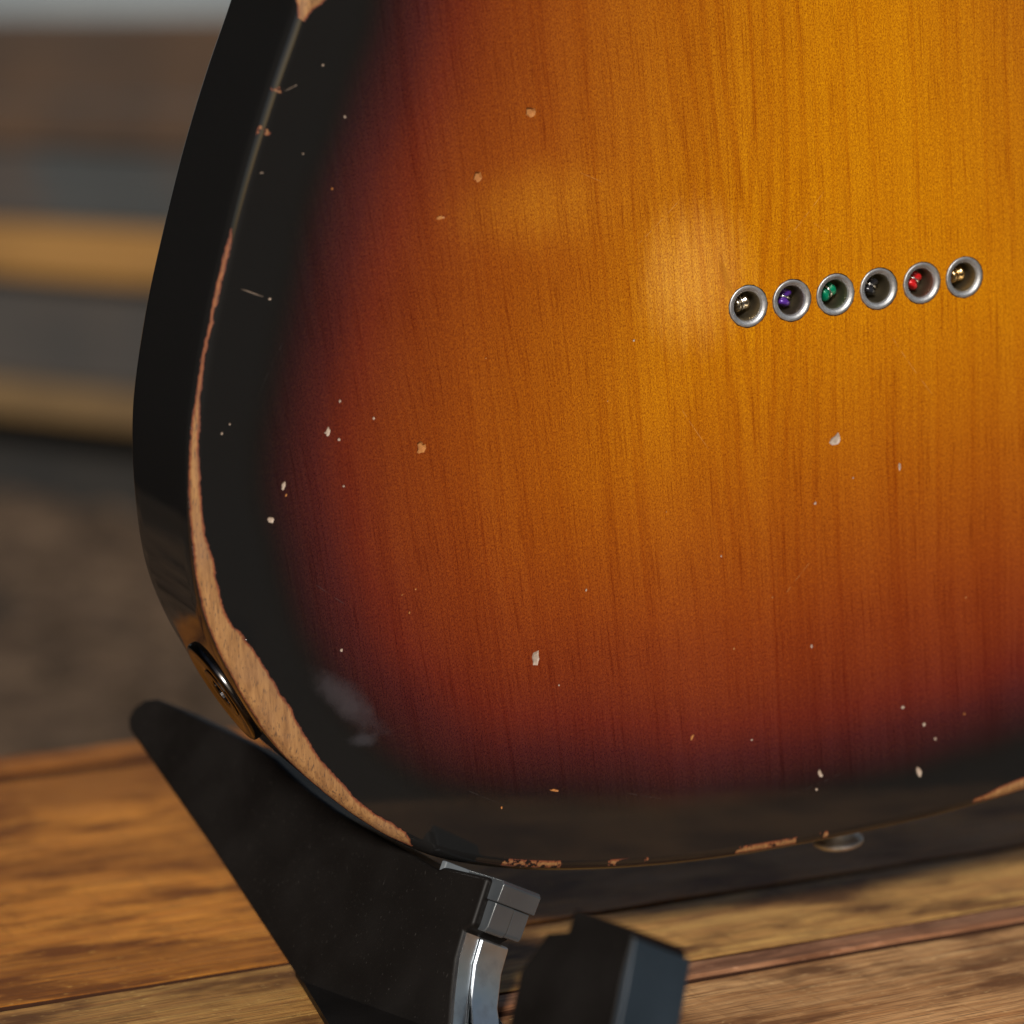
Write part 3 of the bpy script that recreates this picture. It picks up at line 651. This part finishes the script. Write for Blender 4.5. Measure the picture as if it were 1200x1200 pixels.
# ------------------------------------------------------------------ folding stand: big side panel, lip with rubber cap, second arm
E1 = Vector((0.62932039, -0.77714596, 0)); E2 = Vector((0.70433344, 0.57035797, -0.42261826)); E3 = Vector((0.32843608, 0.26596229, 0.90630779))
M_pl = plastic('black_abs', (.0048, .0040, .0036), .50, .16)
M_gl = plastic('glossy_black_rubber', (.042, .048, .054), .22, .8, 300, .25, coat=.2)
M_gl2 = plastic('blue_black_gloss', (.016, .024, .034), .30, .6, 300, .2)
M_st = metal('polished_edge', (.80, .85, .90), .36, .12, (.45, .48, .52), 400)
M_rb = plastic('grey_rubber', (.11, .125, .14), .6, .4)
A0 = Vector((-0.01644403, 0.72506819, 0.03245042))
stand = empty('guitar_stand', Matrix.Translation((-.02, .71, 0)), label='folding black plastic guitar stand with shiny edges holding up the guitar on the table', cat='guitar stand')
def prism(name, A, poly, t0, t1, mat, bev, seg=3, clampz=True, taper=0):
    V = []
    for t in (t0, t1):
        for a, c_ in poly:
            p = A + E1 * a * MM + E3 * c_ * MM + E2 * t * MM
            if clampz and p.z < .0008: p = p + E3 * ((.0008 - p.z) / E3.z)
            V.append(p)
    k = len(poly)
    Fc = [tuple(range(k)), tuple(range(2 * k - 1, k - 1, -1))] + [(i, k + i, k + (i + 1) % k, (i + 1) % k) for i in range(k)]
    o_ = mesh_obj(name, V, Fc, mat, None)
    bm = bmesh.new(); bm.from_mesh(o_.data); bmesh.ops.recalc_face_normals(bm, faces=bm.faces); bm.to_mesh(o_.data); bm.free()
    bevelled(o_, bev * MM, seg); o_.parent = stand; o_.matrix_parent_inverse = stand.matrix_world.inverted(); return o_
panel_poly = [(-28, -42), (-80, -11), (-126.5, 9.0), (-128.5, 11.5), (-128, 14.5), (-125, 17), (-120, 18.2), (-114, 17.8), (-74.4, 13.6), (-66.5, 12.0), (-58.2, 9.4), (-50.4, 7.3), (-39, 4.8), (-28.7, 3.0), (-18.6, 1.6), (-8.8, .2), (1.5, -1.4), (3.0, -.4),
              (18.0, .2), (18.4, -10.5), (16.2, -12), (16.8, -18), (19.2, -25), (22.5, -33), (25, -42)]
prism('side_panel', A0, panel_poly, 0, 11.5, M_pl, 1.0)
prism('end_cap', A0, [(9.5, -3.9), (9.5, .2), (10.2, .6), (21.0, .6), (21.8, -.2), (21.6, -4.2), (10, -4.2)], 1.6, 12.8, M_gl, .45)
prism('end_cap', A0, [(10, -10.6), (10, -4.25), (21.0, -4.25), (20.9, -9.6), (20.2, -10.9), (11, -10.9)], 2.0, 7.6, M_gl, .35)
prism('end_cap', A0, [(10, -10.4), (10, -4.25), (20.6, -4.25), (20.5, -9.6), (20.0, -10.6), (11, -10.6)], 7.75, 12.4, M_gl, .35)
# rim strip that lines the curved front edge, with an inner bevel of its own
strip_pts = [(16.4, -12.2), (16.9, -18), (19.3, -25), (22.6, -33), (25.1, -41)]
def band(name, A, pts, t0, t1, th, mat, bev):
    poly = [(a - 1.2, c_) for a, c_ in pts] + [(a + th, c_) for a, c_ in reversed(pts)]
    return prism(name, A, poly, t0, t1, mat, bev, 2)
band('edge_strip', A0, strip_pts, 4.4, 12.4, 1.4, M_st, .5)
band('inner_strip', A0, strip_pts, .4, 4.1, .6, M_st, .5)
prism('lip_pad', A0, [(1.2, -6), (1.2, .9), (2.9, .9), (2.9, -6)], .6, 11, M_rb, .4)
FT = [(-.0482, .7490), (-.0456, .7379), (-.0370, .7000), (-.0279, .6862), (-.0071, .6900), (-.0075, .7300), (-.0284, .7440)]
fv = [Vector((x, y, .0006)) for x, y in FT] + [Vector((x, y, .0022)) for x, y in FT]; kf = len(FT)
ft = mesh_obj('rubber_foot', fv, [tuple(range(kf))[::-1], tuple(range(kf, 2 * kf))] + [(i, (i + 1) % kf, kf + (i + 1) % kf, kf + i) for i in range(kf)], M_pl)
bm = bmesh.new(); bm.from_mesh(ft.data); bmesh.ops.recalc_face_normals(bm, faces=bm.faces); bm.to_mesh(ft.data); bm.free()
ft.parent = stand; ft.matrix_parent_inverse = stand.matrix_world.inverted()
# second arm, nearer the camera
B0_ = Vector((0.02135391, 0.60359029, 0.04969774))
arm_poly = [(-30, -52), (-21.5, -27), (-22.8, -24), (-24.8, -13), (-21.2, -5.0), (-16.0, -3.6), (-16.4, .8), (-.3, 0.4), (1.0, -.6), (1.6, -8), (3.6, -18), (8, -34), (12, -52)]
prism('support_arm', B0_, arm_poly, 0, 14.0, M_pl, .5)
band('edge_strip', B0_, [(-.2, -1.2), (1.6, -9), (3.4, -18), (7.8, -34), (11.8, -50)], .3, 15.2, 1.5, M_gl2, .35)
q_ = slab('cross_bar', 0, .09, -.008, .008, .001, .007, (.18, -.983), (.983, .18), M_pl, None, 2, 0, .001, 1, (.005, .69))
q_.parent = stand; q_.matrix_parent_inverse = stand.matrix_world.inverted()
